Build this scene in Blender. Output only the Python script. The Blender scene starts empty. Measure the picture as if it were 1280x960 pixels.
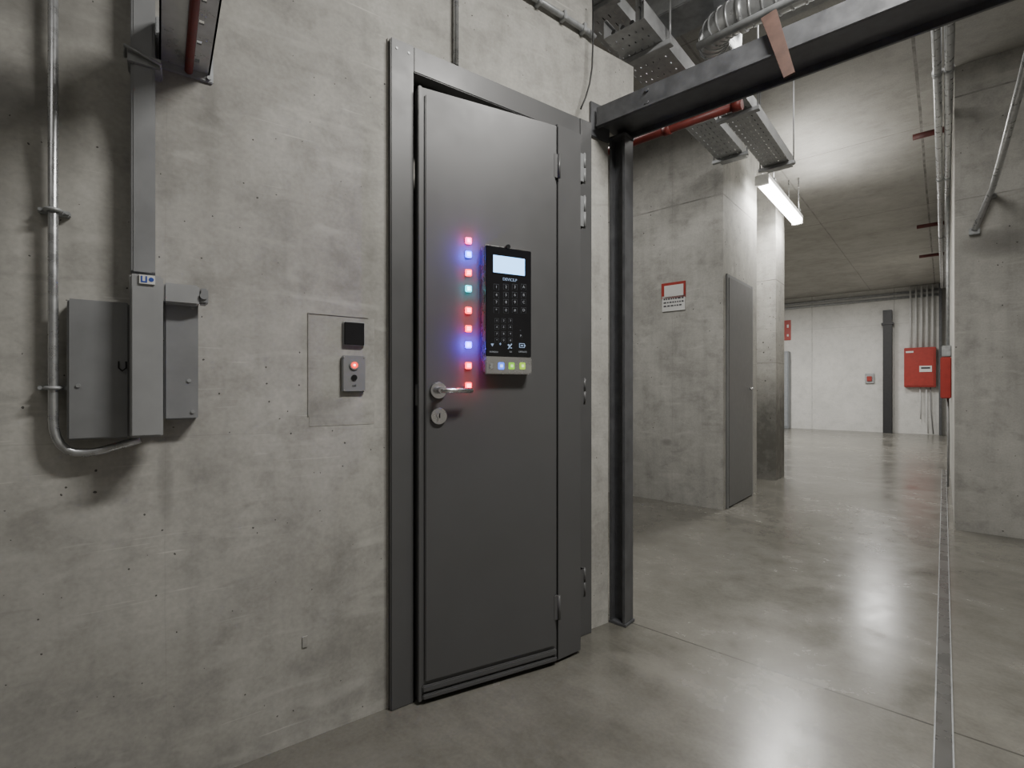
import bpy, bmesh, math, random
from mathutils import Vector, Matrix
random.seed(4)
COL = bpy.context.scene.collection
PI = math.pi
# ---------------------------------------------------------------- frames
FP, HY, CH = 620.0, 486.0, 1.05          # focal length in px, horizon row, camera height
class Frame:
    def __init__(s, ox, oy, ang):
        s.o = (ox, oy); s.a = ang; s.c = math.cos(ang); s.s = math.sin(ang)
    def w(s, p):
        return Vector((s.o[0]+p[0]*s.c-p[1]*s.s, s.o[1]+p[0]*s.s+p[1]*s.c, p[2]))
    def at(s, px, py, y=0.0):            # point of the plane local y = const seen at a photo pixel
        r = (px-640)/FP
        bx = s.o[0]-y*s.s; by = s.o[1]+y*s.c
        t = (by*r-bx)/(s.c-s.s*r)
        Y = by+t*s.s
        return Vector((t, y, CH+(HY-py)/FP*Y))
W = Frame(-.408, 1.632, math.atan2(.579, .815))
C = Frame(0, 0, math.atan2(-.657, .754))
p1 = W.w((.085, -.05, 0)); p2 = W.w((.623, -.127, 0)); p3 = W.w((.752, -.122, 0))
D = Frame(p1.x, p1.y, math.atan2(p2.y-p1.y, p2.x-p1.x)); DL = (p2-p1).length
E = Frame(p2.x, p2.y, math.atan2(p3.y-p2.y, p3.x-p2.x)); EL = (p3-p2).length
BASE = {}
# ---------------------------------------------------------------- mesh builder
class M:
    def __init__(s, f): s.f = f; s.b = bmesh.new()
    def _add(s, t):
        me = bpy.data.meshes.new('t'); t.to_mesh(me); s.b.from_mesh(me); bpy.data.meshes.remove(me); t.free(); return s
    def box(s, x0, x1, y0, y1, z0, z1, bev=0, seg=2):
        t = bmesh.new(); bmesh.ops.create_cube(t, size=1)
        for v in t.verts:
            v.co = Vector(((x0+x1)/2+v.co.x*(x1-x0), (y0+y1)/2+v.co.y*(y1-y0), (z0+z1)/2+v.co.z*(z1-z0)))
        if bev: bmesh.ops.bevel(t, geom=t.edges[:], offset=bev, segments=seg, affect='EDGES', clamp_overlap=True)
        return s._add(t)
    def cyl(s, a, b, r, r2=None, n=20, bev=0):
        a = Vector(a); b = Vector(b); t = bmesh.new(); d = b-a
        bmesh.ops.create_cone(t, cap_ends=True, segments=n, radius1=r, radius2=r if r2 is None else r2, depth=d.length)
        m = Matrix.Translation((a+b)/2) @ d.to_track_quat('Z', 'Y').to_matrix().to_4x4()
        bmesh.ops.transform(t, matrix=m, verts=t.verts)
        for f in t.faces: f.smooth = len(f.verts) == 4
        return s._add(t)
    def tube(s, pts, r, n=14):
        pts = [Vector(p) for p in pts]; t = bmesh.new(); rings = []; nrm = None
        for i, p in enumerate(pts):
            d = ((pts[min(i+1, len(pts)-1)]-p).normalized()+(p-pts[max(i-1, 0)]).normalized()).normalized()
            if nrm is None:
                nrm = d.orthogonal().normalized()
            nrm = (nrm-d*nrm.dot(d)).normalized(); bn = d.cross(nrm)
            rings.append([t.verts.new(p+(nrm*math.cos(2*PI*k/n)+bn*math.sin(2*PI*k/n))*r) for k in range(n)])
        for A, B in zip(rings, rings[1:]):
            for k in range(n):
                f = t.faces.new((A[k], A[(k+1) % n], B[(k+1) % n], B[k])); f.smooth = True
        t.faces.new(rings[0][::-1]); t.faces.new(rings[-1])
        return s._add(t)
    def prism(s, poly, a0, a1, axis='z', bev=0):  # poly in the two other axes
        t = bmesh.new()
        def P(u, v, a):
            return {'z': (u, v, a), 'y': (u, a, v), 'x': (a, u, v)}[axis]
        A = [t.verts.new(P(u, v, a0)) for u, v in poly]; B = [t.verts.new(P(u, v, a1)) for u, v in poly]
        t.faces.new(A[::-1]); t.faces.new(B); n = len(poly)
        for k in range(n): t.faces.new((A[k], A[(k+1) % n], B[(k+1) % n], B[k]))
        bmesh.ops.recalc_face_normals(t, faces=t.faces)
        if bev: bmesh.ops.bevel(t, geom=t.edges[:], offset=bev, segments=2, affect='EDGES', clamp_overlap=True)
        return s._add(t)
    def build(s, name, mat, parent=None, label=None, cat=None, group=None, kind=None, zero=False):
        s.b.normal_update()
        vs = [v.co for v in s.b.verts]
        if parent is not None: base = BASE[parent.name]
        elif zero: base = Vector((0, 0, 0))
        else:
            base = Vector(((min(v.x for v in vs)+max(v.x for v in vs))/2, (min(v.y for v in vs)+max(v.y for v in vs))/2, min(v.z for v in vs)))
        for v in s.b.verts: v.co -= base
        me = bpy.data.meshes.new(name); s.b.to_mesh(me); s.b.free(); me.materials.append(mat)
        o = bpy.data.objects.new(name, me); COL.objects.link(o)
        BASE[o.name] = base
        if parent is not None: o.parent = parent
        else: o.location = s.f.w(base); o.rotation_euler = (0, 0, s.f.a)
        tag(o, label, cat, group, kind)
        return o
def tag(o, label=None, cat=None, group=None, kind=None):
    for k, v in (('label', label), ('category', cat), ('group', group), ('kind', kind)):
        if v: o[k] = v
def thing(name, f, base, label, cat, group=None, kind=None):
    o = bpy.data.objects.new(name, None); COL.objects.link(o); o.empty_display_size = .05
    base = Vector(base); o.location = f.w(base); o.rotation_euler = (0, 0, f.a); BASE[o.name] = base
    tag(o, label, cat, group, kind); return o
def text(name, s, x, z, y, size, mat, parent, f, align='CENTER', ext=.0004):
    cu = bpy.data.curves.new('t', 'FONT'); cu.body = s; cu.size = size; cu.align_x = align; cu.align_y = 'CENTER'; cu.extrude = ext
    to = bpy.data.objects.new('t', cu); COL.objects.link(to); bpy.context.view_layer.update()
    me = bpy.data.meshes.new_from_object(to.evaluated_get(bpy.context.evaluated_depsgraph_get()))
    bpy.data.objects.remove(to); me.name = name; me.materials.clear(); me.materials.append(mat)
    base = BASE[parent.name]
    for v in me.vertices: v.co = Vector((x+v.co.x, y-v.co.z, z+v.co.y))-base
    o = bpy.data.objects.new(name, me); COL.objects.link(o); o.parent = parent
    return o
# ---------------------------------------------------------------- materials
class N:
    def __init__(s, name):
        s.m = bpy.data.materials.new(name); s.m.use_nodes = True; s.t = s.m.node_tree
        s.p = s.t.nodes['Principled BSDF']
    def n(s, kind, **kw):
        x = s.t.nodes.new(kind)
        for k, v in kw.items():
            if k.startswith('i_'): x.inputs[k[2:].replace('_', ' ')].default_value = v
            else: setattr(x, k, v)
        return x
    def l(s, a, b): s.t.links.new(a, b)
    def math(s, op, a, b=None, clamp=False):
        x = s.t.nodes.new('ShaderNodeMath'); x.operation = op; x.use_clamp = clamp
        for i, v in enumerate((a, b)):
            if v is None: continue
            if isinstance(v, (int, float)): x.inputs[i].default_value = v
            else: s.l(v, x.inputs[i])
        return x.outputs[0]
    def ramp(s, v, *stops):
        r = s.t.nodes.new('ShaderNodeValToRGB'); e = r.color_ramp.elements
        while len(e) < len(stops): e.new(.5)
        for i, (pos, c) in enumerate(stops):
            e[i].position = pos; e[i].color = (c, c, c, 1) if isinstance(c, (int, float)) else (*c, 1)
        s.l(v, r.inputs[0]); return r.outputs[0]
    def mix(s, f, a, b, mode='MIX'):
        x = s.t.nodes.new('ShaderNodeMix'); x.data_type = 'RGBA'; x.blend_type = mode
        for i, v in ((0, f), (6, a), (7, b)):
            if isinstance(v, (int, float)) and i == 0: x.inputs[0].default_value = v
            elif isinstance(v, tuple): x.inputs[i].default_value = (*v, 1)
            else: s.l(v, x.inputs[i])
        return x.outputs[2]
def concrete(name, dark, light, rough=.85, pins=True, zl=(), xl=(), yl=(), stains=(), floor=False, seed=0., plane='xz', bump=.25, scuff=.32, cloud=.68):
    k = N(name); co = k.n('ShaderNodeTexCoord').outputs['Object']
    mp = k.n('ShaderNodeMapping'); mp.inputs['Location'].default_value = (seed, seed*.7, seed*1.3); k.l(co, mp.inputs[0]); v = mp.outputs[0]
    def noise(sc, det=6, dist=0, r=.55):
        x = k.n('ShaderNodeTexNoise', i_Scale=sc, i_Detail=det, i_Distortion=dist, i_Roughness=r); k.l(v, x.inputs['Vector']); return x.outputs['Fac']
    n1 = noise(1.7, 5, .4, .60); n2 = noise(8.5, 5, .2, .64); n3 = noise(90, 3)
    base = k.mix(k.ramp(n1, (.34, 0.), (.66, 1.)), dark, light)
    base = k.mix(.72, base, k.ramp(n2, (.28, cloud), (.5, 1.), (.75, 1+(1-cloud)*.35)), 'MULTIPLY')
    base = k.mix(.55, base, k.ramp(n3, (.3, .84), (.7, 1.10)), 'MULTIPLY')
    # pale trowel scuffs and thin scratches
    sm = k.n('ShaderNodeMapping'); sm.inputs['Rotation'].default_value = (.3, .6, .9); sm.inputs['Scale'].default_value = (1.5, 7, 5); k.l(v, sm.inputs[0])
    sc = k.n('ShaderNodeTexNoise', i_Scale=3.0, i_Detail=5, i_Distortion=.8); k.l(sm.outputs[0], sc.inputs['Vector'])
    base = k.mix(k.ramp(sc.outputs['Fac'], (.56, 0.), (.74, scuff)), base, tuple(min(1, c*1.3) for c in light))
    base = k.mix(k.ramp(sc.outputs['Fac'], (.26, scuff*.8), (.38, 0.)), base, tuple(c*.5 for c in dark))
    if scuff >= .3:      # vertical run marks and thin pale scratches
        s3 = k.n('ShaderNodeMapping'); s3.inputs['Scale'].default_value = (9, 9, .7); k.l(v, s3.inputs[0])
        q3 = k.n('ShaderNodeTexNoise', i_Scale=1.6, i_Detail=4, i_Distortion=.1); k.l(s3.outputs[0], q3.inputs['Vector'])
        base = k.mix(.5, base, k.ramp(q3.outputs['Fac'], (.3, .80), (.5, 1.), (.72, 1.10)), 'MULTIPLY')
        s2 = k.n('ShaderNodeMapping'); s2.inputs['Rotation'].default_value = (0, .75, 0); s2.inputs['Scale'].default_value = (1, 1, 26); k.l(v, s2.inputs[0])
        q2 = k.n('ShaderNodeTexNoise', i_Scale=5, i_Detail=3, i_Distortion=.3); k.l(s2.outputs[0], q2.inputs['Vector'])
        base = k.mix(k.math('MULTIPLY', k.ramp(q2.outputs['Fac'], (.66, 0.), (.72, .5)), k.ramp(n1, (.45, 0.), (.6, 1.))), base, tuple(min(1, c*1.4) for c in light))
    height = k.math('ADD', k.math('MULTIPLY', n3, .14), k.math('MULTIPLY', n2, .45))
    if pins:
        dens = k.ramp(n1, (.36, .25), (.6, 1.))
        nz = k.n('ShaderNodeTexNoise', i_Scale=60, i_Detail=1); k.l(v, nz.inputs['Vector'])
        sc2 = k.n('ShaderNodeVectorMath', operation='SCALE'); k.l(nz.outputs['Color'], sc2.inputs[0]); sc2.inputs['Scale'].default_value = .008
        dv = k.n('ShaderNodeVectorMath', operation='ADD'); k.l(v, dv.inputs[0]); k.l(sc2.outputs[0], dv.inputs[1])
        for scale, rad, th, dep in ((13, .17, .34, 1.6), (32, .24, .42, .7)):
            vo = k.n('ShaderNodeTexVoronoi', i_Scale=scale, i_Randomness=1.0); k.l(dv.outputs[0], vo.inputs['Vector'])
            sep = k.n('ShaderNodeSeparateColor'); k.l(vo.outputs['Color'], sep.inputs[0])
            on = k.math('GREATER_THAN', sep.outputs[0], th)
            rr = k.math('MULTIPLY', k.math('MULTIPLY', k.math('POWER', sep.outputs[1], 1.8), rad), dens)
            hole = k.math('MULTIPLY', k.math('LESS_THAN', vo.outputs['Distance'], rr), on)
            base = k.mix(k.math('MULTIPLY', hole, .82), base, (.03, .028, .026))
            height = k.math('SUBTRACT', height, k.math('MULTIPLY', hole, dep))
    sp = k.n('ShaderNodeSeparateXYZ'); k.l(co, sp.inputs[0])
    wob = k.math('MULTIPLY', k.math('SUBTRACT', n1, .5), .02 if not floor else .006)
    for ax, lst in ((2, zl), (0, xl), (1, yl)):
        for q, wd, st in lst:
            d = k.math('ABSOLUTE', k.math('SUBTRACT', k.math('ADD', sp.outputs[ax], wob), q))
            ln = k.math('MULTIPLY', k.math('MULTIPLY', k.math('LESS_THAN', d, wd), k.ramp(n2, (.35, .2 if not floor else .6), (.6, 1.))), st)
            base = k.mix(ln, base, tuple(c*.35 for c in dark))
    for (a, b, ra, rb, st, colr) in stains:
        A = sp.outputs[0]; B = sp.outputs[2] if plane == 'xz' else sp.outputs[1]
        da = k.math('POWER', k.math('ABSOLUTE', k.math('DIVIDE', k.math('SUBTRACT', A, a), ra)), 2.)
        db = k.math('POWER', k.math('ABSOLUTE', k.math('DIVIDE', k.math('SUBTRACT', B, b), rb)), 2.)
        dd = k.math('SUBTRACT', k.math('ADD', k.math('SUBTRACT', 1., k.math('ADD', da, db)), k.math('MULTIPLY', n2, 1.6)), .8)
        base = k.mix(k.math('MULTIPLY', k.math('MULTIPLY', dd, 1., True), st), base, colr)
    k.l(base, k.p.inputs['Base Color'])
    bp = k.n('ShaderNodeBump', i_Strength=bump, i_Distance=.004); k.l(height, bp.inputs['Height']); k.l(bp.outputs[0], k.p.inputs['Normal'])
    if floor:
        r = k.math('ADD', k.ramp(n1, (.3, rough-.05), (.7, rough+.05)), k.ramp(n2, (.35, 0.), (.65, .06))); k.l(r, k.p.inputs['Roughness'])
        k.p.inputs['Specular IOR Level'].default_value = .9
    else:
        k.p.inputs['Roughness'].default_value = rough; k.p.inputs['Specular IOR Level'].default_value = .3
    return k.m
def paint(name, col, rough=.45, metal=0., var=.12, scale=18, bump=.03):
    k = N(name); co = k.n('ShaderNodeTexCoord').outputs['Object']
    x = k.n('ShaderNodeTexNoise', i_Scale=scale, i_Detail=4, i_Roughness=.6); k.l(co, x.inputs['Vector'])
    k.l(k.mix(1., col, k.ramp(x.outputs['Fac'], (.3, 1-var), (.7, 1+var)), 'MULTIPLY'), k.p.inputs['Base Color'])
    k.l(k.ramp(x.outputs['Fac'], (.3, max(.02, rough-.06)), (.7, min(1, rough+.08))), k.p.inputs['Roughness'])
    k.p.inputs['Metallic'].default_value = metal
    return k.m
def glow(name, col, st, base=(.05, .05, .05)):
    k = N(name); k.p.inputs['Base Color'].default_value = (*base, 1); k.p.inputs['Emission Color'].default_value = (*col, 1)
    k.p.inputs['Emission Strength'].default_value = st
    x = k.n('ShaderNodeTexNoise', i_Scale=90); k.l(k.n('ShaderNodeTexCoord').outputs['Object'], x.inputs['Vector'])
    k.l(k.ramp(x.outputs['Fac'], (.3, .3), (.7, .4)), k.p.inputs['Roughness'])
    return k.m
dk = (.08, .077, .07)
m_wall = concrete('wall_concrete', (.315, .307, .282), (.465, .455, .422), zl=((.925, .0012, .14),), xl=((-.60, .0012, .10),),
    stains=((-.93, 1.72, .14, .10, .75, dk), (-.6, .80, .02, .13, .3, dk), (-.86, 1.95, .2, .08, .4, dk)), seed=3.1)
m_patch = concrete('patch_concrete', (.33, .322, .297), (.45, .441, .41), pins=True, seed=7.7)
m_block = concrete('partition_concrete', (.35, .342, .317), (.46, .451, .42), zl=((2.74, .006, .7), (1.3, .002, .2)), xl=((-1.9, .002, .3),), stains=((-1.95, .55, .06, .04, .4, dk),), seed=1.3)
m_pier = concrete('pier_concrete', (.33, .321, .295), (.45, .44, .41), zl=((2.3, .005, .7), (1.35, .008, .4)), stains=((-1.5, .4, .9, .85, .85, (.09, .088, .078)),), seed=9.4)
m_right = concrete('right_concrete', (.34, .332, .307), (.46, .45, .418), zl=((2.45, .004, .5), (3.22, .006, .8)), stains=((.3, 2.1, .22, .12, .5, dk), (.5, 1.0, .15, .4, .2, dk)), seed=12.2)
m_back = concrete('back_concrete', (.58, .575, .55), (.66, .65, .625), xl=((-2.6, .012, .5), (-.9, .012, .4)), zl=((2.6, .008, .25),), pins=False, seed=5.5, scuff=.1, cloud=.85)
m_ceil = concrete('ceiling_concrete', (.34, .33, .303), (.43, .42, .39), pins=False, xl=((-.16, .010, .8), (-1.35, .008, .5)), yl=((3.4, .005, .6), (5.9, .006, .7), (8.4, .008, .7), (11, .01, .6)), seed=2.2, cloud=.82, scuff=.2, bump=.15)
m_floor = concrete('floor_concrete', (.125, .119, .102), (.195, .187, .164), rough=.20, floor=True, pins=False, yl=((2.03, .0040, .9), (7.2, .007, .6), (10.8, .009, .5)), seed=8.8, plane='xy', bump=.035, scuff=.16, cloud=.82,
    stains=((-.15, 2.6, .08, .07, .5, dk), (-.35, 4.0, .12, .2, .5, dk), (-.75, 1.75, .25, .10, .35, (.27, .258, .23)), (-.3, 1.75, .1, .04, .5, dk), (-.5, 3.1, .2, .08, .3, (.27, .258, .23))))
m_door = paint('door_grey', (.088, .088, .089), .40, var=.05, scale=3)
m_frame = paint('frame_grey', (.088, .088, .089), .40, var=.06, scale=4)
m_seam = paint('seam_dark', (.008, .008, .008), .7)
m_steel = paint('charcoal_steel', (.088, .09, .095), .36, .1, var=.25)
m_post = paint('black_steel', (.03, .03, .032), .45, .1, var=.2)
m_galv = paint('galvanised', (.52, .53, .54), .28, .75, var=.18, scale=30)
m_galvl = paint('galvanised_pale', (.50, .51, .515), .30, .65, var=.15, scale=20)
m_galvt = paint('galvanised_tray', (.33, .335, .34), .42, .3, var=.18, scale=20)
m_galvd = paint('galvanised_dull', (.34, .35, .355), .45, .3, var=.22, scale=22)
m_box = paint('enclosure_grey', (.23, .235, .24), .45, .15, var=.1, scale=9)
m_boxl = paint('cover_grey', (.32, .325, .33), .42, .15, var=.06, scale=9)
m_trunk = paint('trunking_grey', (.24, .245, .25), .45, .15, var=.08, scale=9)
m_chrome = paint('satin_chrome', (.64, .64, .65), .24, 1., var=.06)
m_black = paint('black_glass', (.006, .006, .008), .06, var=.1)
m_blackm = paint('black_plastic', (.008, .008, .009), .3)
m_keyedge = paint('key_outline', (.055, .06, .07), .4)
m_red = paint('red_enamel', (.33, .03, .022), .45, var=.12)
m_redpipe = paint('red_pipe_paint', (.16, .024, .018), .5, var=.3)
m_redold = paint('dull_red_paint', (.085, .018, .015), .6, var=.3)
m_rust = paint('rust_primer', (.085, .045, .033), .65, var=.35)
m_white = paint('white_enamel', (.66, .66, .64), .5, var=.04)
m_key = glow('key_print', (.7, .82, 1.), .12, (.24, .24, .24))
m_keyb = glow('brand_print', (.40, .65, 1.), .45, (.2, .2, .25))
m_print = paint('dark_print', (.05, .05, .06), .6)
m_bluep = paint('blue_print', (.03, .07, .35), .5)
m_cable = paint('cable_black', (.02, .02, .02), .5)
m_grey = paint('cable_grey', (.22, .22, .22), .5)
m_strip = paint('floor_channel_metal', (.13, .128, .122), .27, .4, var=.15, scale=5)
m_doorb = paint('side_door_grey', (.17, .17, .172), .45, var=.07)
m_tube = glow('lamp_diffuser', (1., .98, .93), 28)
m_screen = glow('screen_light', (.24, .54, 1.), 4.2)
# ---------------------------------------------------------------- setting
H = 3.45
def st(o_lab, cat): return dict(label=o_lab, cat=cat, kind='structure', zero=True)
M(C).box(-9, 2.2, -3.2, 14.95, -.12, 0).build('floor', m_floor, **st('polished grey concrete floor with worn sheen', 'floor'))
M(C).box(-9, 2.2, -3.2, 14.95, H, H+.15).build('ceiling', m_ceil, **st('bare concrete ceiling with board joints', 'ceiling'))
w = M(W); T = .25
w.box(-3.2, .03, 0, T, 0, H); w.box(.87, 1.03, 0, T, 0, 2.27); w.box(.03, .87, 0, T, 2.15, H); w.box(.87, .93, 0, T, 2.27, H); w.box(.93, 1.2, 0, T, 2.27, 2.56); w.box(.03, .87, T, T+.04, 0, 2.15)  # last box is an added panel closing the doorway to keep it dark
w.build('wall_left', m_wall, **st('pitted grey concrete wall around the steel door', 'wall'))
w = M(C); w.box(-7, -1.444, 4.44, 5.46, 0, H)
w.build('wall_partition', m_block, **st('concrete partition block beyond the steel column', 'wall'))
M(C).box(-7, -1.45, 6.25, 6.65, 0, H).build('wall_pier', m_pier, **st('concrete pier with damp dark base behind partition', 'wall'))
M(C).box(.058, 2.2, 4.96, 14.9, 0, H).build('wall_right', m_right, **st('concrete wall end at the right of the passage', 'wall'))
M(C).box(-9, .058, 14.9, 15.1, 0, H).build('wall_back', m_back, **st('pale concrete wall closing the far end', 'wall'))
M(C).box(2.2, 2.35, -3.2, 4.96, 0, H).build('wall_side', m_right, **st('concrete wall behind the viewer to the right', 'wall'))
M(C).box(-5, 2.2, -3.35, -3.2, 0, H).build('wall_rear', m_right, **st('concrete wall behind the viewer', 'wall'))
# mortar patch around the call station
a = W.at(386, 392); b = W.at(468, 530)
pt = M(W).box(a.x, b.x, -.0008, .01, b.z, a.z, .0007); pt.box(a.x-.004, a.x+.001, -.003, .01, b.z+.03, a.z+.003, .0015); pt.box(a.x-.004, b.x-.02, -.003, .01, a.z-.001, a.z+.003, .0015)
pt.build('trim_2', m_patch, label='square smoother mortar patch in the concrete wall', cat='wall patch', kind='structure')
q = W.at(381, 802)
M(W).box(q.x-.013, q.x+.013, -.003, .01, q.z-.022, q.z+.022, .006).build('trim_3', m_patch, label='small pale mortar plug low in the concrete wall', cat='wall patch', kind='structure')
# ---- door frame
fr = thing('trim_1', W, (.45, 0, 0), 'dark grey folded steel door frame', 'door frame', kind='structure')
M(W).box(0, .080, -.025, .12, .0, 2.196, .003).build('jamb', m_frame, fr)
M(W).box(.835, .905, -.025, .12, .0, 2.196, .003).build('jamb', m_frame, fr)
M(W).box(.0805, .8345, -.0245, .12, 2.11, 2.195, .003).build('head', m_frame, fr)
M(W).box(-.004, -.0005, -.006, .0, 0, 2.2).build('sealant', m_wall, fr)
M(W).box(.0802, .094, .045, .12, 0, 2.109).box(.094, .834, .045, .12, 2.09, 2.109).build('door_stop', m_seam, fr)
for xx in (.02, .062): M(W).cyl((xx, -.027, 2.165), (xx, -.024, 2.165), .004).build('screw', m_galvd, fr)
# ---- door
dr = thing('door_1', W, (.4, -.05, .0), 'dark grey steel door standing slightly out of its frame', 'door', kind='structure')
def dpart(mb, name, mat, par=dr, label=None):      # meshes made in a door frame D/E parented under the W-aligned empty
    f = mb.f
    for v in mb.b.verts:
        wv = f.w(v.co); rx = wv.x-W.o[0]; ry = wv.y-W.o[1]
        v.co = Vector((rx*W.c+ry*W.s, -rx*W.s+ry*W.c, wv.z))
    mb.f = W
    return mb.build(name, mat, par, label)
leaf = dpart(M(D).box(0, DL, .004, .045, .012, 2.055, .003), 'leaf', m_door)
dpart(M(D).box(.022, DL-.012, -.004, .006, .075, 2.03, .003), 'face_panel', m_door, leaf)
for za, zb_, yy in ((.018, .034, -.008), (.042, .062, -.006)):
    dpart(M(D).box(.014, DL-.006, yy, .006, za, zb_, .003), 'kick_rib', m_door, leaf)
hp = dpart(M(E).box(.002, EL, .003, .04, .012, 2.062, .002), 'hinge_panel', m_door)
dpart(M(E).box(.001, .0055, .0015, .004, .02, 2.05), 'seam', m_seam, hp)
dpart(M(E).box(EL-.012, EL, .041, .094, .012, 2.062), 'return_plate', m_door, hp)
dpart(M(D).box(0, .012, -.001, .006, .012, 2.055, .002), 'edge_lip', m_frame, leaf)
for px, y0, y1 in ((699, 192, 222), (699, 745, 775)):
    pa = D.at(px, y0, -.01); pb = D.at(px, y1, -.01)
    hb = M(D).cyl((DL+.003, -.006, pb.z), (DL+.003, -.006, pa.z), .006); hb.box(DL-.018, DL+.001, -.005, .004, pb.z, pa.z, .001)
    dpart(hb, 'hinge', m_frame)
for y0, y1 in ((193, 228), (246, 284), (474, 504), (711, 744)):
    pa = W.at(730.5, y0, -.09); pb = W.at(730.5, y1, -.09); zm = (pa.z+pb.z)/2; hx = pa.x
    hb = M(W).cyl((hx, -.09, pb.z), (hx, -.09, zm-.001), .006).cyl((hx, -.09, zm+.001), (hx, -.09, pa.z), .006).cyl((hx, -.09, pb.z-.005), (hx, -.09, pa.z+.005), .004)
    hb.box(.7515, hx, -.092, -.088, pb.z, pa.z, .001)
    hb.box(hx, hx+.004, -.09, -.026, pb.z, pa.z, .001)
    hb.build('hinge', m_box if y0 < 300 else m_frame, dr)
# handle, lock
c = D.at(547, 488, 0)
hd = dpart(M(D).cyl((c.x, -.004, c.z), (c.x, -.014, c.z), .029, .027, 40).cyl((c.x, -.014, c.z), (c.x, -.05, c.z), .011), 'handle', m_chrome)
tip = D.at(590, 487, -.052)
dpart(M(D).tube([(c.x-.004, -.035, c.z), (c.x-.001, -.047, c.z), (c.x+.01, -.054, c.z), (c.x+.03, -.056, c.z), (tip.x, -.056, c.z)], .0085, 16), 'lever', m_chrome, hd)
c2 = D.at(547.5, 520, 0)
lk = dpart(M(D).cyl((c2.x, -.004, c2.z), (c2.x, -.013, c2.z), .029, .027, 40), 'lock_rosette', m_chrome)
dpart(M(D).cyl((c2.x, -.012, c2.z+.003), (c2.x, -.017, c2.z+.003), .010, n=24).box(c2.x-.005, c2.x+.005, -.016, -.012, c2.z-.017, c2.z), 'lock_cylinder', m_chrome, lk)
dpart(M(D).box(c2.x-.0018, c2.x+.0018, -.0182, -.0165, c2.z-.006, c2.z+.010), 'keyhole', m_black, lk)
dpart(M(D).box(-.002, .001, .012, .034, c.z-.05, c.z+.02), 'latch_plate', m_galvd, leaf)
# ---- access keypad on the leaf
yf = -.040
tl = D.at(606, 304, yf); brr = D.at(665, 468, yf); x0, x1, z1, z0 = tl.x, brr.x, tl.z, brr.z
kp = thing('keypad', D, ((x0+x1)/2, -.004, z0), 'tall black glass access keypad with lit screen on the door', 'keypad')
M(D).box(x0, x1, yf+.003, -.0045, z0, z1, .006, 3).build('housing', m_chrome, kp)
zt = D.at(635, 446, yf).z
M(D).box(x0+.004, x1-.004, yf-.002, yf+.006, zt, z1-.006, .002).build('glass_front', m_black, kp)
M(D).box(x0+.002, x1-.002, yf-.003, yf+.006, z0+.002, zt-.002, .003).build('bottom_strip', m_chrome, kp)
a = D.at(616, 319, yf); b = D.at(655, 345, yf)
M(D).box(a.x-.004, b.x+.004, yf-.004, yf, b.z-.004, a.z+.004, .001).build('screen_frame', m_blackm, kp)
M(D).box(a.x, b.x, yf-.0055, yf-.003, b.z, a.z).build('screen', m_screen, kp)
cm = D.at(635, 304, yf); M(D).cyl((cm.x, yf-.004, z1-.001), (cm.x, yf+.01, z1-.001), .008).build('camera_eye', m_blackm, kp)
tx = D.at(637, 350, yf); text('brand_text', 'DEVICE.P', tx.x, tx.z, yf-.0025, .014, m_keyb, kp, D)
chars = ['1', '2', '3', 'A', '4', '5', '6', 'B', '7', '8', '9', 'C', '*', '0', '#', 'D']
for (pxs, pys, cs) in (((620, 632, 643, 654), (359, 369, 378, 388), chars), ((620.5, 629, 637.5), (401, 409, 417.5, 425.5), list('123456789*0#'))):
    i = 0
    for py in pys:
        for px in pxs:
            g = D.at(px, py, yf); s_ = .0105 if len(pxs) == 4 else .0082
            kk = M(D).box(g.x-s_, g.x+s_, yf-.0028, yf-.0015, g.z-s_, g.z+s_, .0005).build('key', m_keyedge, kp)
            M(D).box(g.x-s_+.0014, g.x+s_-.0014, yf-.0032, yf-.0026, g.z-s_+.0014, g.z+s_-.0014).build('key_face', m_black, kk)
            text('key_mark', cs[i % len(cs)], g.x, g.z, yf-.0036, .0135 if len(pxs) == 4 else .0095, m_key, kk, D); i += 1
for px, py, s_ in ((650, 412, '..'), (651, 420, 'P.')):
    g = D.at(px, py, yf); text('mark', s_, g.x, g.z, yf-.0025, .011, m_key, kp, D)
for px, py, kind in ((615, 431, 0), (625, 430, 1), (637, 433, 2), (652, 432, 3)):
    g = D.at(px, py, yf); ic = M(D)
    y0_, y1_ = yf-.0032, yf-.0018
    if kind == 0: ic.prism([(g.x-.006, g.z+.004), (g.x+.006, g.z+.004), (g.x, g.z-.006)], y0_, y1_, 'y')
    elif kind == 1: ic.box(g.x-.004, g.x+.004, y0_, y1_, g.z-.001, g.z+.001).box(g.x-.001, g.x+.001, y0_, y1_, g.z-.004, g.z+.004)
    elif kind == 2:
        ic.prism([(g.x-.009, g.z-.009), (g.x-.005, g.z-.009), (g.x+.009, g.z+.008), (g.x+.005, g.z+.010)], y0_, y1_, 'y').prism([(g.x-.010, g.z+.005), (g.x-.004, g.z+.008), (g.x+.002, g.z-.001), (g.x-.001, g.z-.003)], y0_, y1_, 'y').box(g.x+.001, g.x+.008, y0_, y1_, g.z-.007, g.z-.004)
    else:
        for (aa, bb, cc_, dd) in ((-.011, .011, .006, .008), (-.011, .011, -.008, -.006), (-.011, -.009, -.008, .008), (.009, .011, -.008, .008), (.011, .014, -.003, .003), (-.005, .005, -.002, .002)):
            ic.box(g.x+aa, g.x+bb, y0_, y1_, g.z+cc_, g.z+dd)
    ic.build('icon', m_keyb, kp)
for px, s_ in ((617, 'IN.INDEX'), (638, 'EX'), (653, 'OPERATE')):
    g = D.at(px, 440, yf); text('caption', s_, g.x, g.z, yf-.0025, .008, m_key, kp, D)
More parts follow.
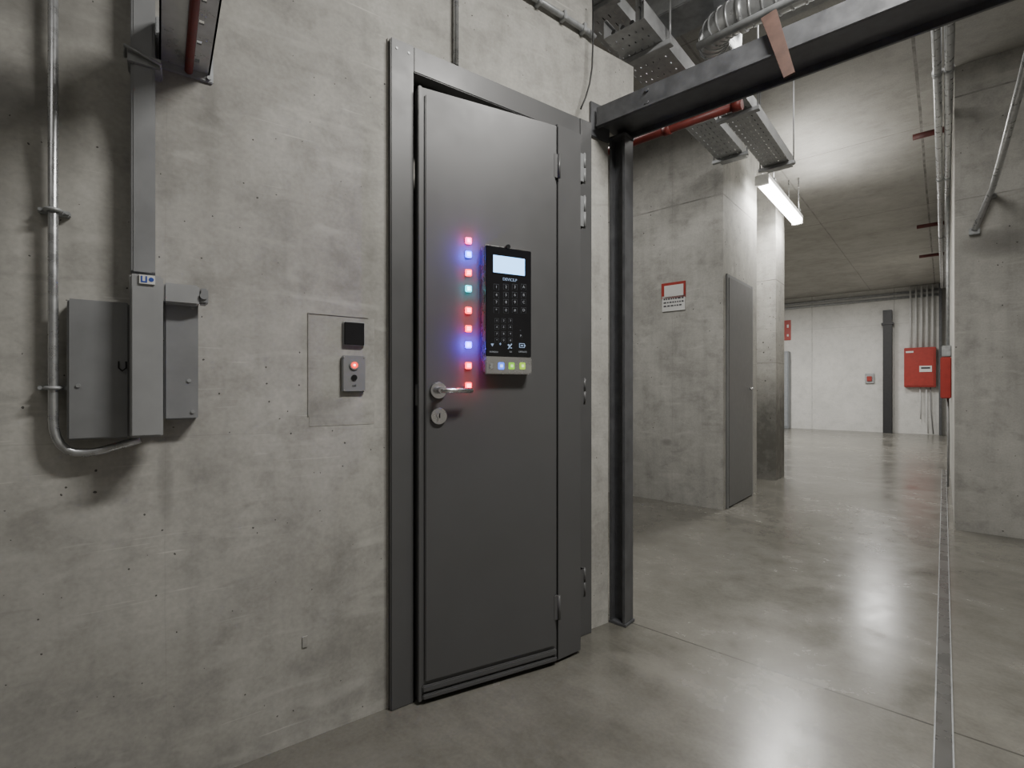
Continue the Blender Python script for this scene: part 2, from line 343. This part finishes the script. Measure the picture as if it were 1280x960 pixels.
for px, col, stg in ((626, (.05, .16, 1.), 2.2), (639, (.28, .75, .02), 1.1), (652.5, (.42, .75, .03), 1.1)):
    g = D.at(px, 457.5, yf)
    M(D).box(g.x-.0115, g.x+.0115, yf-.006, yf-.002, g.z-.0125, g.z+.0125, .002).build('key_light', glow('key_light_glow', col, stg), kp)
    M(D).box(g.x-.005, g.x+.005, yf-.0068, yf-.0055, g.z-.005, g.z+.005).build('key_light_mark', glow('key_light_core', tuple(min(1, q_+.35) for q_ in col), stg*1.2), kp)
g = D.at(613.5, 457.5, yf); M(D).box(g.x-.007, g.x+.007, yf-.005, yf-.002, g.z-.011, g.z+.011, .002).build('sensor', m_galv, kp)
def point(name, loc, power, col, r=0.):
    l = bpy.data.lights.new(name, 'POINT'); l.energy = power; l.color = col; l.shadow_soft_size = r
    o = bpy.data.objects.new(name, l); COL.objects.link(o); o.location = loc; return o
# ---- LED column on the leaf
RD, BL, CY, PK, VI = (1., .02, .035), (.015, .07, 1.), (.0, .42, .50), (1., .03, .30), (.06, .04, 1.)
leds = ((301, PK, 'pink-red', 'topmost in the column'), (318, BL, 'bright blue', 'second from the top'), (341, RD, 'red', 'just above the cyan one'),
        (361, CY, 'cyan', 'only cyan one'), (388, RD, 'red', 'just below the cyan one'), (411, RD, 'red', 'just above the violet-blue one'),
        (431, VI, 'violet-blue', 'beside the lowest keys'), (457, RD, 'red', 'just below the violet-blue one'), (482, RD, 'red', 'at the tip of the handle'))
for py, col, cn, wh in leds:
    g = D.at(585.5, py, -.008)
    t = thing('indicator_light', D, (g.x, -.004, g.z), 'small square %s light on the door, %s' % (cn, wh), 'indicator light', 'column of glowing square lights beside the keypad')
    M(D).box(g.x-.011, g.x+.011, -.013, -.0042, g.z-.011, g.z+.011, .002).build('lens', glow('lens_glow', col, 7. if col[2] < .9 else 11.), t)
    core = M(D)
    for i_ in (-1, 1):
        for j_ in (-1, 1): core.box(g.x+i_*.0035-.0022, g.x+i_*.0035+.0022, -.0142, -.0128, g.z+j_*.0035-.0022, g.z+j_*.0035+.0022)
    core.build('diode', glow('diode_glow', tuple(min(1, v_*.9+.22) for v_ in col), 14.), t)
    point('indicator_glow', D.w((g.x, -.026, g.z)), {RD: .11, PK: .15, CY: .20}.get(col, .75), col)
point('screen_glow', D.w(((x0+x1)/2, -.10, D.at(635, 325, yf).z)), .03, (.35, .6, 1.))
# ---- call station: black display and steel button plate
a = W.at(429.5, 401, -.012); b = W.at(456.5, 433, -.012)
t = thing('wall_display', W, ((a.x+b.x)/2, 0, b.z), 'small black square display set in the mortar patch', 'display')
M(W).box(a.x, b.x, -.009, -.0015, b.z, a.z, .002).build('bezel', m_galvd, t)
M(W).box(a.x+.003, b.x-.003, -.0135, -.008, b.z+.003, a.z-.003, .001).build('screen', m_black, t)
a = W.at(428, 444, -.014); b = W.at(457, 490, -.014)
t = thing('call_button_plate', W, ((a.x+b.x)/2, 0, b.z), 'small steel call plate with a red lit button below the black display', 'button plate')
M(W).box(a.x, b.x, -.014, -.0015, b.z, a.z, .003).build('plate', m_box, t)
g = W.at(443, 456.5, -.014); xm = (a.x+b.x)/2
rb = M(W).cyl((xm, -.013, g.z), (xm, -.018, g.z), .0145, n=28).build('button_ring', m_chrome, t)
M(W).cyl((xm, -.017, g.z), (xm, -.021, g.z), .010, n=28).build('button', glow('button_glow', (1., .03, .02), 2.6), rb)
M(W).cyl((xm-.001, -.0205, g.z), (xm-.001, -.0225, g.z), .0035).build('button_mark', glow('button_core', (1, .6, .5), 5), rb)
g = W.at(443, 472, -.014); M(W).cyl((xm, -.013, g.z), (xm, -.017, g.z), .009, n=24).build('key_switch', m_blackm, t)
g2 = W.at(444, 482, -.014); text('caption', 'call', xm, g2.z, -.0145, .010, m_print, t, W)
for xx in (a.x+.005, b.x-.005):
    for zz in (a.z-.005, b.z+.005): M(W).cyl((xx, -.0135, zz), (xx, -.0155, zz), .0022, n=12).build('screw', m_chrome, t)
# ---- left: conduit, trunking, enclosure
g = W.at(66.5, 520, -.03)
P = [W.at(px, py, -.03) for px, py in ((66.5, 524), (67.5, 536), (70.5, 547), (76, 556), (84, 562.5), (94, 565.5), (106, 566), (118, 565), (130, 562.5), (142, 559), (152, 556), (163, 553), (175, 549))]
t = thing('conduit', W, (g.x, 0, P[6].z), 'galvanised conduit running down the left wall and curving under the grey enclosure', 'conduit')
M(W).tube([(g.x, -.03, 3.4), (g.x, -.03, g.z)]+P, .0095).build('pipe', m_galv, t)
for py in (263, 485):
    z_ = W.at(67, py, -.03).z
    M(W).tube([(g.x+.0135*math.cos(q_), -.03+.0135*math.sin(q_), z_) for q_ in [i*2*PI/16 for i in range(17)]], .0045, 8).box(g.x-.028, g.x+.028, -.020, -.0, z_-.006, z_+.006, .002).cyl((g.x-.023, -.02, z_), (g.x-.023, -.026, z_), .004).cyl((g.x+.023, -.02, z_), (g.x+.023, -.026, z_), .004).build('clamp', m_galvd, t)
ya = -.055
a = W.at(163, 341, ya); b = W.at(194, 341, ya)
t = thing('trunking', W, ((a.x+b.x)/2, 0, a.z), 'grey vertical steel cable trunking above the light grey cover', 'trunking')
M(W).box(a.x, b.x, ya, -.001, a.z+.005, 3.4, .002).build('duct', m_trunk, t)
M(W).box(a.x+.006, b.x-.006, ya-.002, ya+.001, a.z+.005, 3.4).build('lid', m_trunk, t)
z_ = W.at(178, 75, ya).z
M(W).box(a.x-.006, b.x+.012, ya-.006, -.001, z_-.015, z_+.012, .002).build('strap', m_galvd, t)
M(W).tube([(a.x-.012, -.01, z_+.02), (a.x-.01, ya-.012, z_+.016), (b.x+.01, ya-.012, z_-.004), (b.x+.012, -.01, z_-.01)], .004, 8).build('clamp_wire', m_galvd, t)
yb = -.11
a = W.at(162, 341, yb); b = W.at(204, 546, yb)
e1 = W.at(83, 372, -.06); e2 = W.at(83, 551, -.06); e3 = W.at(248, 375, -.05); e4 = W.at(248, 524, -.05)
t = thing('electrical_enclosure', W, ((a.x+b.x)/2, 0, e2.z), 'grey steel wall enclosure with a tall lighter cover across it', 'electrical box')
M(W).box(e1.x, a.x-.002, -.055, -.001, e2.z, e1.z, .004).build('side_box', m_box, t)
M(W).box(b.x+.002, e3.x, -.045, -.001, e4.z, e3.z, .004).build('side_box', m_box, t)
cv = M(W).box(a.x, b.x, yb, -.045, b.z, a.z, .004).build('cover', m_boxl, t)
M(W).box(a.x+.003, b.x-.003, yb-.003, yb+.002, b.z+.004, a.z-.03, .002).build('cover_lid', m_boxl, cv)
M(W).box(a.x+.004, b.x-.004, -.0455, -.001, b.z+.03, a.z).build('cover_spacer', m_box, cv)
g = W.at(184, 349.5, yb)
bd = M(W).box(g.x-.015, g.x+.015, yb-.0045, yb-.0005, g.z-.011, g.z+.010).build('badge', m_white, t)
M(W).box(g.x-.012, g.x-.009, yb-.0052, yb-.004, g.z-.008, g.z+.007).box(g.x-.009, g.x-.003, yb-.0052, yb-.004, g.z-.008, g.z-.005).box(g.x-.003, g.x+.000, yb-.0052, yb-.004, g.z-.008, g.z+.007).build('badge_mark', m_bluep, bd)
M(W).cyl((g.x+.008, yb-.0052, g.z), (g.x+.008, yb-.004, g.z), .005).build('badge_mark', m_bluep, bd)
a2 = W.at(205, 353, -.075); b2 = W.at(249, 382, -.075)
ar = M(W).box(b.x+.001, b2.x, -.08, -.03, b2.z, a2.z, .004).build('side_arm', m_boxl, t)
M(W).box(b2.x, b2.x+.02, -.078, -.035, b2.z+.005, a2.z-.005, .004).cyl((b2.x+.01, -.078, (a2.z+b2.z)/2), (b2.x+.01, -.083, (a2.z+b2.z)/2), .009).build('end_cap', m_box, ar)
M(W).box(b.x+.02, b.x+.05, -.03, -.001, a2.z-.03, a2.z-.008).build('arm_bracket', m_box, ar)
for xx, zz, yy in ((e1.x+.02, e1.z-.2, -.055), (e3.x-.012, e3.z-.02, -.045), (e3.x-.012, e4.z+.02, -.045), (e3.x-.02, e4.z+.10, -.045)):
    M(W).cyl((xx, yy+.001, zz), (xx, yy-.003, zz), .0045).build('screw', m_galvd, t)
g = W.at(153, 458, -.057)
M(W).tube([(g.x-.007, -.056, g.z+.012), (g.x-.007, -.058, g.z-.004), (g.x, -.058, g.z-.011), (g.x+.007, -.058, g.z-.004), (g.x+.007, -.056, g.z+.012)], .0016, 8).build('wire_hook', m_seam, t)
# ---- cantilever arm top-left, out from wall
a = W.at(199, 88); b = W.at(262, 80)
zz = W.at(230, 86).z
t = thing('cantilever_arm', W, ((a.x+b.x)/2, 0, zz), 'grey perforated steel arm standing out from the wall at the upper left', 'bracket')
x0, x1 = a.x, b.x
mb = M(W); L0 = -.62
nh = 7; st_ = (0-L0-.05)/nh; xw = x1-x0; hw = .010
cols = (x0+xw*.72,)
edges = [x0, cols[0]-hw/2, cols[0]+hw/2, x1]
for i in (0, 2): mb.box(edges[i], edges[i+1], L0, -.008, zz, zz+.004)
for i in range(nh+1):
    for j in (1,): mb.box(edges[j], edges[j+1], L0+i*st_, L0+i*st_+st_-.016, zz, zz+.004)
mb.build('perforated_base', m_galvl, t)
M(W).box(x0, x0+.004, L0, -.008, zz, zz+.07).build('side_rail', m_box, t)
M(W).box(x1-.004, x1, L0, -.008, zz, zz+.07).build('side_rail', m_box, t)
M(W).box(x0-.008, x1+.008, -.008, -.001, zz-.02, zz+.11, .002).cyl((x0+.002, -.008, zz-.010), (x0+.002, -.014, zz-.010), .005).cyl((x1-.002, -.008, zz-.010), (x1-.002, -.014, zz-.010), .005).build('wall_plate', m_galvd, t)
xp = W.at(236, 60, -.03).x
M(W).tube([(xp, -.02, zz-.012), (xp, -.30, zz-.012), (xp, -.62, zz-.012)], .0095).build('pipe', m_redpipe, None, 'red painted pipe slung under the perforated arm at the upper left', 'pipe')
# ---- conduit above the door
g = W.at(571, 82, -.02)
M(W).tube([(g.x, -.015, 2.197), (g.x, -.015, 3.44)], .0095).build('conduit', m_galv, None, 'thin vertical conduit rising from the top of the door frame', 'conduit')
t = thing('conduit', W, (W.at(700, 20).x, 0, W.at(745, 48).z), 'grey conduit sloping along the wall top toward the cable trays', 'conduit')
pa = W.at(650, -14, -.02); pb = W.at(737, 41, -.02)
M(W).tube([pa, (pa+pb)/2, pb, pb+Vector((.03, 0, -.010))], .012).build('pipe', m_galvd, t)
for k_ in (.25, .6, .9):
    q_ = pa.lerp(pb, k_); M(W).box(q_.x-.008, q_.x+.008, -.036, -.001, q_.z-.018, q_.z+.018, .002).build('clamp', m_galvd, t)
P = [W.at(*v_, -.045) for v_ in ((741, 0), (741.5, 30), (741, 60), (740, 85), (737, 105), (732, 122), (726, 136))]
M(W).tube(P, .0035, 8).build('cable', m_cable, None, 'thin black cable drooping to the corner of the door frame', 'cable')
# ---- steel column & beam
t = thing('steel_column', C, (-1.10, 2.01, 0), 'dark steel H-section column standing beside the door', 'column')
xa, xb, ya_, yb_ = -1.137, -1.06, 1.972, 2.05
mb = M(C).box(xa, xa+.012, ya_, yb_, .012, 2.168, .001).box(xb-.012, xb, ya_, yb_, .012, 2.168, .001).box(xa+.011, xb-.011, 2.006, 2.016, .012, 2.168)
mb.build('shaft', m_steel, t)
M(C).box(xa-.002, xb+.006, ya_-.003, yb_+.006, 0, .012, .002).build('base_plate', m_steel, t)
M(C).box(xa-.002, xb+.006, ya_-.006, yb_, 2.168, 2.18, .002).build('cap_plate', m_steel, t)
t = thing('steel_beam', C, (0, 1.95, 2.18), 'dark steel beam crossing overhead from the column', 'beam')
X0, X1 = -1.136, 1.9
M(C).box(X0, X1, 1.86, 1.872, 2.181, 2.268, .001).box(X0, X1, 2.04, 2.052, 2.181, 2.268, .001).box(X0, X1, 1.871, 2.041, 2.205, 2.217).build('section', m_steel, t)
M(C).box(-1.134, 1.9, 1.850, 1.860, 2.181, 2.190, .001).build('lower_lip', m_steel, t)
M(W).box(.912, 1.028, -.012, -.001, 2.15, 2.30, .002).build('wall_plate', m_steel, None, 'dark steel plate fixing the beam end to the wall', 'plate')
for xx in (-.9, .35):
    for dz in (2.2, 2.25): M(C).cyl((xx, 1.860, dz), (xx, 1.852, dz), .008, n=6).build('bolt', m_steel, t)
pa = C.at(961, 20, 1.845); pb = C.at(987, 94, 1.845)
dx = .024
M(C).prism([(pa.x-dx, pa.z), (pa.x+dx, pa.z+.01), (pb.x+dx*.7, pb.z), (pb.x-dx*.7, pb.z-.006)], 1.838, 1.8475, 'y', .001).build('steel_strap', m_rust, None, 'rust brown flat strap hanging across the overhead beam', 'strap')
# ---- overhead services
zr = 2.463
t = thing('pipe', C, (-1.2, 2.6, zr-.03), 'dark red pipe running level behind the overhead beam', 'pipe')
M(C).tube([(-2.4, 2.6, zr), (-1.2, 2.6, zr), (-.79, 2.6, zr)], .021).build('run', m_redpipe, t)
M(C).cyl((-.80, 2.6, zr), (-.755, 2.6, zr), .029).build('coupling', m_redpipe, t)
M(C).cyl((-1.16, 2.6, zr), (-1.12, 2.6, zr), .027).build('coupling', m_redpipe, t)
def tray(x0, x1, y0, y1, z, h, label, mat, nb, hang=(.12, .12), top=H):
    t = thing('cable_tray', C, ((x0+x1)/2, (y0+y1)/2, z), label, 'cable tray')
    mb = M(C); n = 6; pw = (x1-x0)/n
    for i in range(n):
        mb.box(x0+i*pw+.003, x0+(i+1)*pw-.003, y0, y1, z, z+.002)
    for j in range(nb+1):
        yy = y0+(y1-y0-.048)*j/nb; mb.box(x0, x1, yy, yy+.048, z+.0002, z+.0018)
    mb.build('perforated_base', mat, t)
    M(C).box(x0-.003, x0, y0, y1, z, z+h).box(x0-.003, x0+.012, y0, y1, z+h-.003, z+h).build('side_rail', mat, t)
    M(C).box(x1, x1+.003, y0, y1, z, z+h).box(x1-.012, x1+.003, y0, y1, z+h-.003, z+h).build('side_rail', mat, t)
    for yy in (y0+hang[0], y1-hang[1]):
        M(C).box(x0-.04, x1+.04, yy-.018, yy+.018, z-.026, z-.001, .002).cyl((x0-.03, yy, z-.025), (x0-.03, yy, top), .005, n=8).cyl((x1+.03, yy, z-.025), (x1+.03, yy, top), .005, n=8).build('hanger', mat, t)
    for k_ in range(3):
        M(C).tube([(x0+.04+k_*.045, y0+.01, z+.016), (x0+.05+k_*.04, (y0+y1)/2, z+.017), (x0+.04+k_*.045, y1-.01, z+.016)], .011, 8).build('cable', m_cable, t)
    return t
tray(-1.045, -.875, 2.80, 4.28, 2.75, .08, 'galvanised perforated cable tray hanging beyond the overhead beam', m_galvt, 22, (.42, .12))
tray(-1.15, -.96, 1.95, 2.72, 2.62, .08, 'galvanised cable tray passing just above the cut wall end', m_galvt, 12, (.2, .1), 2.81)
tray(-1.42, -1.22, 2.02, 4.35, 2.95, .07, 'dull galvanised cable tray high beside the wall end', m_galvd, 30)
t = thing('duct', C, (-.93, 2.34, 2.82), 'rectangular galvanised duct crossing above the beam near the wall', 'duct')
M(C).box(-1.12, -.74, 2.24, 2.44, 2.825, 2.97, .004).build('casing', m_galvd, t)
M(C).box(-1.14, -1.12, 2.225, 2.455, 2.812, 2.985, .003).build('flange', m_galvl, t)
M(C).box(-.74, -.72, 2.225, 2.455, 2.812, 2.985, .003).build('flange', m_galvl, t)
t = thing('pipe', C, (-.3, 2.31, 2.63), 'round galvanised ventilation pipe with an elbow above the beam', 'pipe')
zc = 2.70; y_ = 2.31
pts = [(1.6, y_, zc), (-.3, y_, zc), (-.70, y_, zc)]+[(-.70-.13*math.sin(a_), y_+.13*(1-math.cos(a_)), zc) for a_ in [i*PI/16 for i in range(1, 9)]]+[(-.83, y_+.13+.06+.12*math.sin(a_), zc+.12*(1-math.cos(a_))) for a_ in [i*PI/16 for i in range(0, 9)]]+[(-.83, y_+.31, 3.44)]
M(C).tube(pts, .068, 28).build('run', m_galvl, t)
for k_ in range(7):      # segmented elbow seams
    a_ = (k_+.5)*PI/14; cx = Vector((-.70-.13*math.sin(a_), y_+.13*(1-math.cos(a_)), zc)); d_ = Vector((-math.cos(a_), math.sin(a_), 0))*.004
    M(C).cyl(cx-d_, cx+d_, .0715, n=28).build('rib', m_galvl, t)
for k_ in range(26):
    xx = -.68+k_*.05; big = k_ % 8 == 0; wd_ = .022 if big else .008; M(C).cyl((xx, y_, zc), (xx+wd_, y_, zc), .076 if big else .0718, n=28).build('collar' if big else 'rib', m_galvl, t)
M(C).tube([(-.80, 2.13, 2.52), (-.3, 2.13, 2.54), (.5, 2.13, 2.58)], .016, 10).build('conduit', m_galvd, None, 'slim grey conduit between the round pipe and the overhead beam', 'conduit')
t = thing('duct', C, (-.2, 2.60, 2.86), 'flat galvanised duct box behind the round ventilation pipe', 'duct')
M(C).box(-.62, .5, 2.46, 2.72, 2.86, 3.0, .004).build('casing', m_galvd, t)
for xx in (-.64, -.1, .50): M(C).box(xx, xx+.02, 2.445, 2.735, 2.845, 3.015, .003).build('flange', m_galvl, t)
# corridor pipes at ceiling
for xx, r_, lab in ((-.035, .024, 'left of the two parallel pipes running along the ceiling'), (.024, .024, 'right of the two parallel pipes running along the ceiling')):
    t = thing('pipe', C, (xx, 6, 3.12), 'galvanised pipe, ' + lab, 'pipe', 'parallel ceiling pipes')
    M(C).tube([(xx, 1.2, 3.14), (xx, 6, 3.14), (xx, 13.5, 3.14)], r_).build('run', m_galvl, t)
    for yy in (2.9, 4.3, 6.5, 9): M(C).cyl((xx, yy, 3.14), (xx, yy+.05, 3.14), r_+.004).build('coupling', m_galvd, t)
wh = ('nearest the viewer', 'second from the viewer', 'farthest of the three')
for k_, (px, py) in enumerate(((1141, 172), (1146, 284), (1149, 321))):
    Y_ = (3.33-CH)*FP/(HY-py); r_ = (px-640)/FP; yc = Y_*(.657*r_+.754); xc = Y_*(.754*r_-.657)
    M(C).tube([(xc, yc, 3.33), (.052, yc, 3.33)], .026).build('pipe', m_redold, None, 'short dull red pipe crossing near the ceiling at right, '+wh[k_], 'pipe', 'short red ceiling pipes')
# conduit bend on right wall end
pa = C.at(1240, 238, 4.92); pb = C.at(1218, 288, 4.94)
t = thing('conduit', C, (pb.x, 4.94, pb.z), 'silver conduit sloping down onto the right concrete wall end', 'conduit')
M(C).tube([(pa.x+.04, 2.4, pa.z+.12), (pa.x+.01, 4.4, pa.z+.02), (pa.x, 4.86, pa.z), (pa.x-.015, 4.92, pa.z-.03), pb], .019).build('pipe', m_galvl, t)
M(C).box(pb.x-.03, pb.x+.03, 4.935, 4.959, pb.z-.03, pb.z+.02, .004).build('clamp', m_galvd, t)
M(C).box(pa.x-.03, pa.x+.025, 4.925, 4.959, pa.z-.05, pa.z-.02, .003).build('clamp', m_galvd, t)
# floor channel
t = thing('floor_channel', C, (0, 4, 0), 'narrow worn metal channel running along the floor', 'floor channel')
M(C).box(-.020, .018, .2, 8.5, .0, .005, .001).build('channel', m_strip, t)
M(C).box(-.024, -.020, .2, 8.5, .0, .007).build('rim', m_galvd, t)
M(C).box(.018, .022, .2, 8.5, .0, .007).build('rim', m_galvd, t)
# ---- fluorescent luminaire
zl = 3.0; xl = -1.30
t = thing('ceiling_light', C, (xl, 5.85, zl-.02), 'glowing fluorescent batten light over the passage', 'light')
M(C).box(xl-.06, xl+.06, 5.08, 6.6, zl+.035, zl+.075, .005).build('body', m_white, t)
M(C).prism([(xl-.055, zl+.034), (xl-.05, zl-.005), (xl-.03, zl-.022), (xl+.03, zl-.022), (xl+.05, zl-.005), (xl+.055, zl+.034)], 5.11, 6.57, 'y').build('diffuser', m_tube, t)
M(C).box(xl-.058, xl+.058, 5.07, 5.11, zl-.024, zl+.036, .003).build('end_cap', m_white, t)
M(C).box(xl-.058, xl+.058, 6.57, 6.61, zl-.024, zl+.036, .003).build('end_cap', m_white, t)
for yy in (5.3, 6.4): M(C).box(xl-.07, xl+.07, yy-.02, yy+.02, zl+.075, zl+.09).cyl((xl+.05, yy, zl+.08), (xl+.05, yy, H), .006, n=8).cyl((xl-.05, yy, zl+.08), (xl-.05, yy, H), .006, n=8).build('hanger', m_galv, t)
# ---- door in partition side
t = thing('door_2', C, (-1.44, 4.9, 0), 'plain grey metal door in the side of the concrete partition', 'door', kind='structure')
M(C).box(-1.443, -1.425, 4.55, 5.24, .01, 2.03, .002).build('leaf', m_doorb, t)
M(C).box(-1.443, -1.430, 4.51, 4.55, 0, 2.06, .002).box(-1.443, -1.430, 5.24, 5.28, 0, 2.06, .002).box(-1.443, -1.430, 4.55, 5.24, 2.03, 2.06, .002).build('frame', m_box, t)
M(C).cyl((-1.425, 5.17, 1.05), (-1.395, 5.17, 1.05), .012).tube([(-1.40, 5.17, 1.05), (-1.395, 5.12, 1.05), (-1.395, 5.06, 1.05)], .008, 10).build('handle', m_chrome, t)
# ---- notice on partition
ys = 4.435
a = C.at(827, 355, ys); b = C.at(857, 371, ys); c_ = C.at(828, 371, ys); d_ = C.at(856.5, 387, ys)
t = thing('notice_sign', C, ((a.x+b.x)/2, 4.44, d_.z), 'white notice with red bordered top on the partition', 'sign')
M(C).box(a.x, b.x, ys-.006, ys+.004, b.z, a.z, .002).build('red_panel', m_red, t)
M(C).box(a.x+.03, b.x-.018, ys-.009, ys-.004, b.z+.018, a.z-.026).build('white_panel', m_white, t)
M(C).box(c_.x, d_.x, ys-.006, ys+.004, d_.z, c_.z-.0005).build('lower_panel', m_white, t)
for row in range(3):
    mb = M(C); zz = c_.z-.03-row*.032; xx = c_.x+.015
    while xx < d_.x-.03:
        l_ = random.uniform(.01, .03); mb.box(xx, min(xx+l_, d_.x-.012), ys-.008, ys-.0055, zz-.006, zz+.006); xx += l_+.008
    mb.build('print_line', m_print, t)
# ---- far end
yB = 14.9
def bk(px, py, y=yB): return C.at(px, py, y)
a = bk(1130, 435, 14.72); b = bk(1170, 484, 14.72)
t = thing('red_cabinet', C, ((a.x+b.x)/2, 14.9, b.z), 'red metal cabinet on the far wall under a bundle of conduits', 'cabinet')
M(C).box(a.x, b.x, 14.73, 14.899, b.z, a.z, .01).build('body', m_red, t)
M(C).box(a.x+.03, b.x-.03, 14.715, 14.735, b.z+.03, a.z-.03, .006).build('door', m_red, t)
g = bk(1157, 461, 14.71); M(C).box(g.x-.11, g.x+.11, 14.705, 14.716, g.z-.07, g.z+.07).build('label_plate', m_white, t)
g2 = bk(1137, 440, 14.71); M(C).box(g2.x-.07, g2.x+.07, 14.705, 14.716, g2.z-.02, g2.z+.02).build('label_plate', m_white, t)
M(C).box(g.x-.08, g.x+.08, 14.70, 14.706, g.z+.0, g.z+.04).build('print_line', m_print, t)
m_cond = paint('far_conduit_grey', (.55, .55, .54), .5, 0, var=.08)
for i, px in enumerate((1138, 1145, 1152, 1159, 1166)):
    g = bk(px, 435, 14.765)
    M(C).tube([(g.x, 14.765, a.z), (g.x, 14.765, H-.02)], .020, 10).build('conduit', m_cond, None, '%s of the five vertical conduits entering the red cabinet top' % ('leftmost', 'second from left', 'middle', 'second from right', 'rightmost')[i], 'conduit', 'conduits above the red cabinet')
for i, px in enumerate((1150, 1158, 1163)):
    g = bk(px, 484, 14.82); zb = (0.35, .02, .02)[i]
    M(C).tube([(g.x, 14.82, b.z), (g.x+.01, 14.82, (b.z+zb)/2), (g.x+.01+.02*i, 14.82, zb)], .011, 8).build('cable', m_cond if i < 2 else m_grey, None, 'cable dropping from the red cabinet to the floor, %s' % ('leftmost and shortest', 'middle one', 'rightmost')[i], 'cable', 'cables below the red cabinet')
for i, zz in enumerate((3.20, 3.31)):
    M(C).tube([(-8, 14.865, zz), (-.1, 14.865, zz)], .03, 10).build('conduit', m_galvd, None, '%s of the two long horizontal conduits along the far wall top' % ('lower', 'upper')[i], 'conduit', 'horizontal conduits on the far wall')
a = bk(1103.5, 388, 14.75); b = bk(1115, 538, 14.75)
t = thing('steel_post', C, ((a.x+b.x)/2, 14.8, 0), 'black steel post against the pale far wall', 'post')
M(C).box(a.x, b.x, 14.74, 14.76, 0, a.z, .004).box((a.x+b.x)/2-.01, (a.x+b.x)/2+.01, 14.76, 14.86, 0, a.z).box(a.x, b.x, 14.86, 14.88, 0, a.z, .004).build('section', m_post, t)
M(C).box(a.x-.03, b.x+.03, 14.72, 14.89, a.z-.35, a.z-.30, .004).build('collar', m_post, t)
g = bk(1087, 473); t = thing('fire_call_point', C, (g.x, 14.89, g.z-.13), 'small red and white box on the far wall beside the black post', 'call point')
M(C).box(g.x-.09, g.x+.09, 14.85, 14.899, g.z-.12, g.z+.12, .006).build('backplate', m_galvd, t)
M(C).box(g.x-.05, g.x+.05, 14.82, 14.85, g.z-.07, g.z+.05, .006).build('front', m_red, t)
a = bk(1173.5, 345, 14.7); b = bk(1179, 545, 14.7)
M(C).box(a.x, b.x-.02, 14.72, 14.86, 0, H-.02, .01).build('steel_column', m_steel, None, 'dark square column in the far corner right of the red cabinet', 'column')
a = bk(976, 440, 14.8); b = bk(987.5, 541, 14.8)
t = thing('locker', C, ((a.x+b.x)/2, 14.7, 0), 'narrow grey metal locker beyond the damp pier', 'locker')
M(C).box(a.x, b.x, 14.6, 14.899, 0.0, a.z, .01).build('body', paint('locker_paint', (.22, .235, .25), .4), t)
M(C).box(a.x+.03, b.x-.02, 14.585, 14.6, .06, a.z-.05, .004).build('door', paint('locker_door_paint', (.27, .285, .30), .4), t)
a = bk(976, 401, 14.88); b = bk(988.5, 425, 14.88)
t = thing('fire_sign', C, ((a.x+b.x)/2, 14.9, b.z), 'red sign on the far wall above the narrow locker', 'sign')
M(C).box(a.x, b.x, 14.88, 14.899, b.z, a.z).build('plate', m_red, t)
M(C).box(a.x+.15, b.x-.05, 14.872, 14.88, b.z+.1, b.z+.16).build('print_line', m_white, t)
M(C).box(a.x+.15, b.x-.05, 14.872, 14.88, a.z-.2, a.z-.12).build('print_line', m_white, t)
# red box on the side of the right wall
t = thing('red_cabinet', C, (0, 7.05, .95), 'red metal box on the side of the right wall, nearer than the other red one', 'cabinet')
M(C).box(-.03, .057, 6.85, 7.2, .95, 1.38, .008).build('body', m_red, t)
M(C).box(-.02, .057, 6.86, 7.1, 1.385, 1.50, .006).build('top_box', m_galvd, t)
M(C).tube([(.03, 7.0, 1.5), (.03, 7.0, 3.09)], .014, 10).build('conduit', m_galvd, t)
M(C).tube([(.03, 7.0, .95), (.035, 7.02, .5), (.03, 7.0, .01)], .010, 8).build('cable', m_grey, t)
# ---------------------------------------------------------------- lights
def area(name, loc, sx, sy, power, col=(1, .978, .935), rz=0, tilt=(0, 0)):
    l = bpy.data.lights.new(name, 'AREA'); l.shape = 'RECTANGLE'; l.size = sx; l.size_y = sy; l.energy = power; l.color = col
    o = bpy.data.objects.new(name, l); COL.objects.link(o); o.location = loc; o.rotation_euler = (tilt[0], tilt[1], rz); return o
area('key_light', (.92, .86, 2.95), .15, .8, 72, rz=C.a)
area('fill_light', C.w((-.5, -1.4, 3.35)), .6, 2.0, 9, rz=C.a)
area('overhead_fill', C.w((-.4, 3.35, 3.40)), .8, 1.5, 28, rz=C.a)  # added fill above the view, brightens the partition and overhead services
area('partition_fill', C.w((-2.1, 2.8, 3.3)), .5, 1.0, 32, rz=C.a)  # added fill hidden behind the wall end, evens out the partition face
area('passage_light', C.w((-1.3, 5.8, 2.95)), .12, 1.4, 36, rz=C.a)
area('ceiling_fill', C.w((-1.05, 5.8, 3.0)), .12, 1.4, 12, rz=C.a, tilt=(PI, 0))  # added upward fill beside the batten, lightens the ceiling; no fitting here
area('far_light', C.w((-3.2, 11.5, 3.3)), .3, 1.6, 165, rz=C.a)
area('far_light', C.w((-1.0, 12.0, 3.42)), .3, 1.6, 60, rz=C.a)
area('far_light', C.w((-3.0, 8.6, 3.4)), .3, 1.3, 95, rz=C.a)
wd = bpy.data.worlds.new('World'); bpy.context.scene.world = wd; wd.use_nodes = True
wd.node_tree.nodes['Background'].inputs[0].default_value = (.9, .92, .95, 1); wd.node_tree.nodes['Background'].inputs[1].default_value = .06
# ---------------------------------------------------------------- camera
cd = bpy.data.cameras.new('camera'); cam = bpy.data.objects.new('camera', cd); COL.objects.link(cam)
cd.sensor_width = 36; cd.lens = FP/1280*36; cd.shift_y = (HY-480)/1280; cd.clip_start = .02
cam.location = (0, 0, CH); cam.rotation_euler = (PI/2, 0, 0)
bpy.context.scene.camera = cam
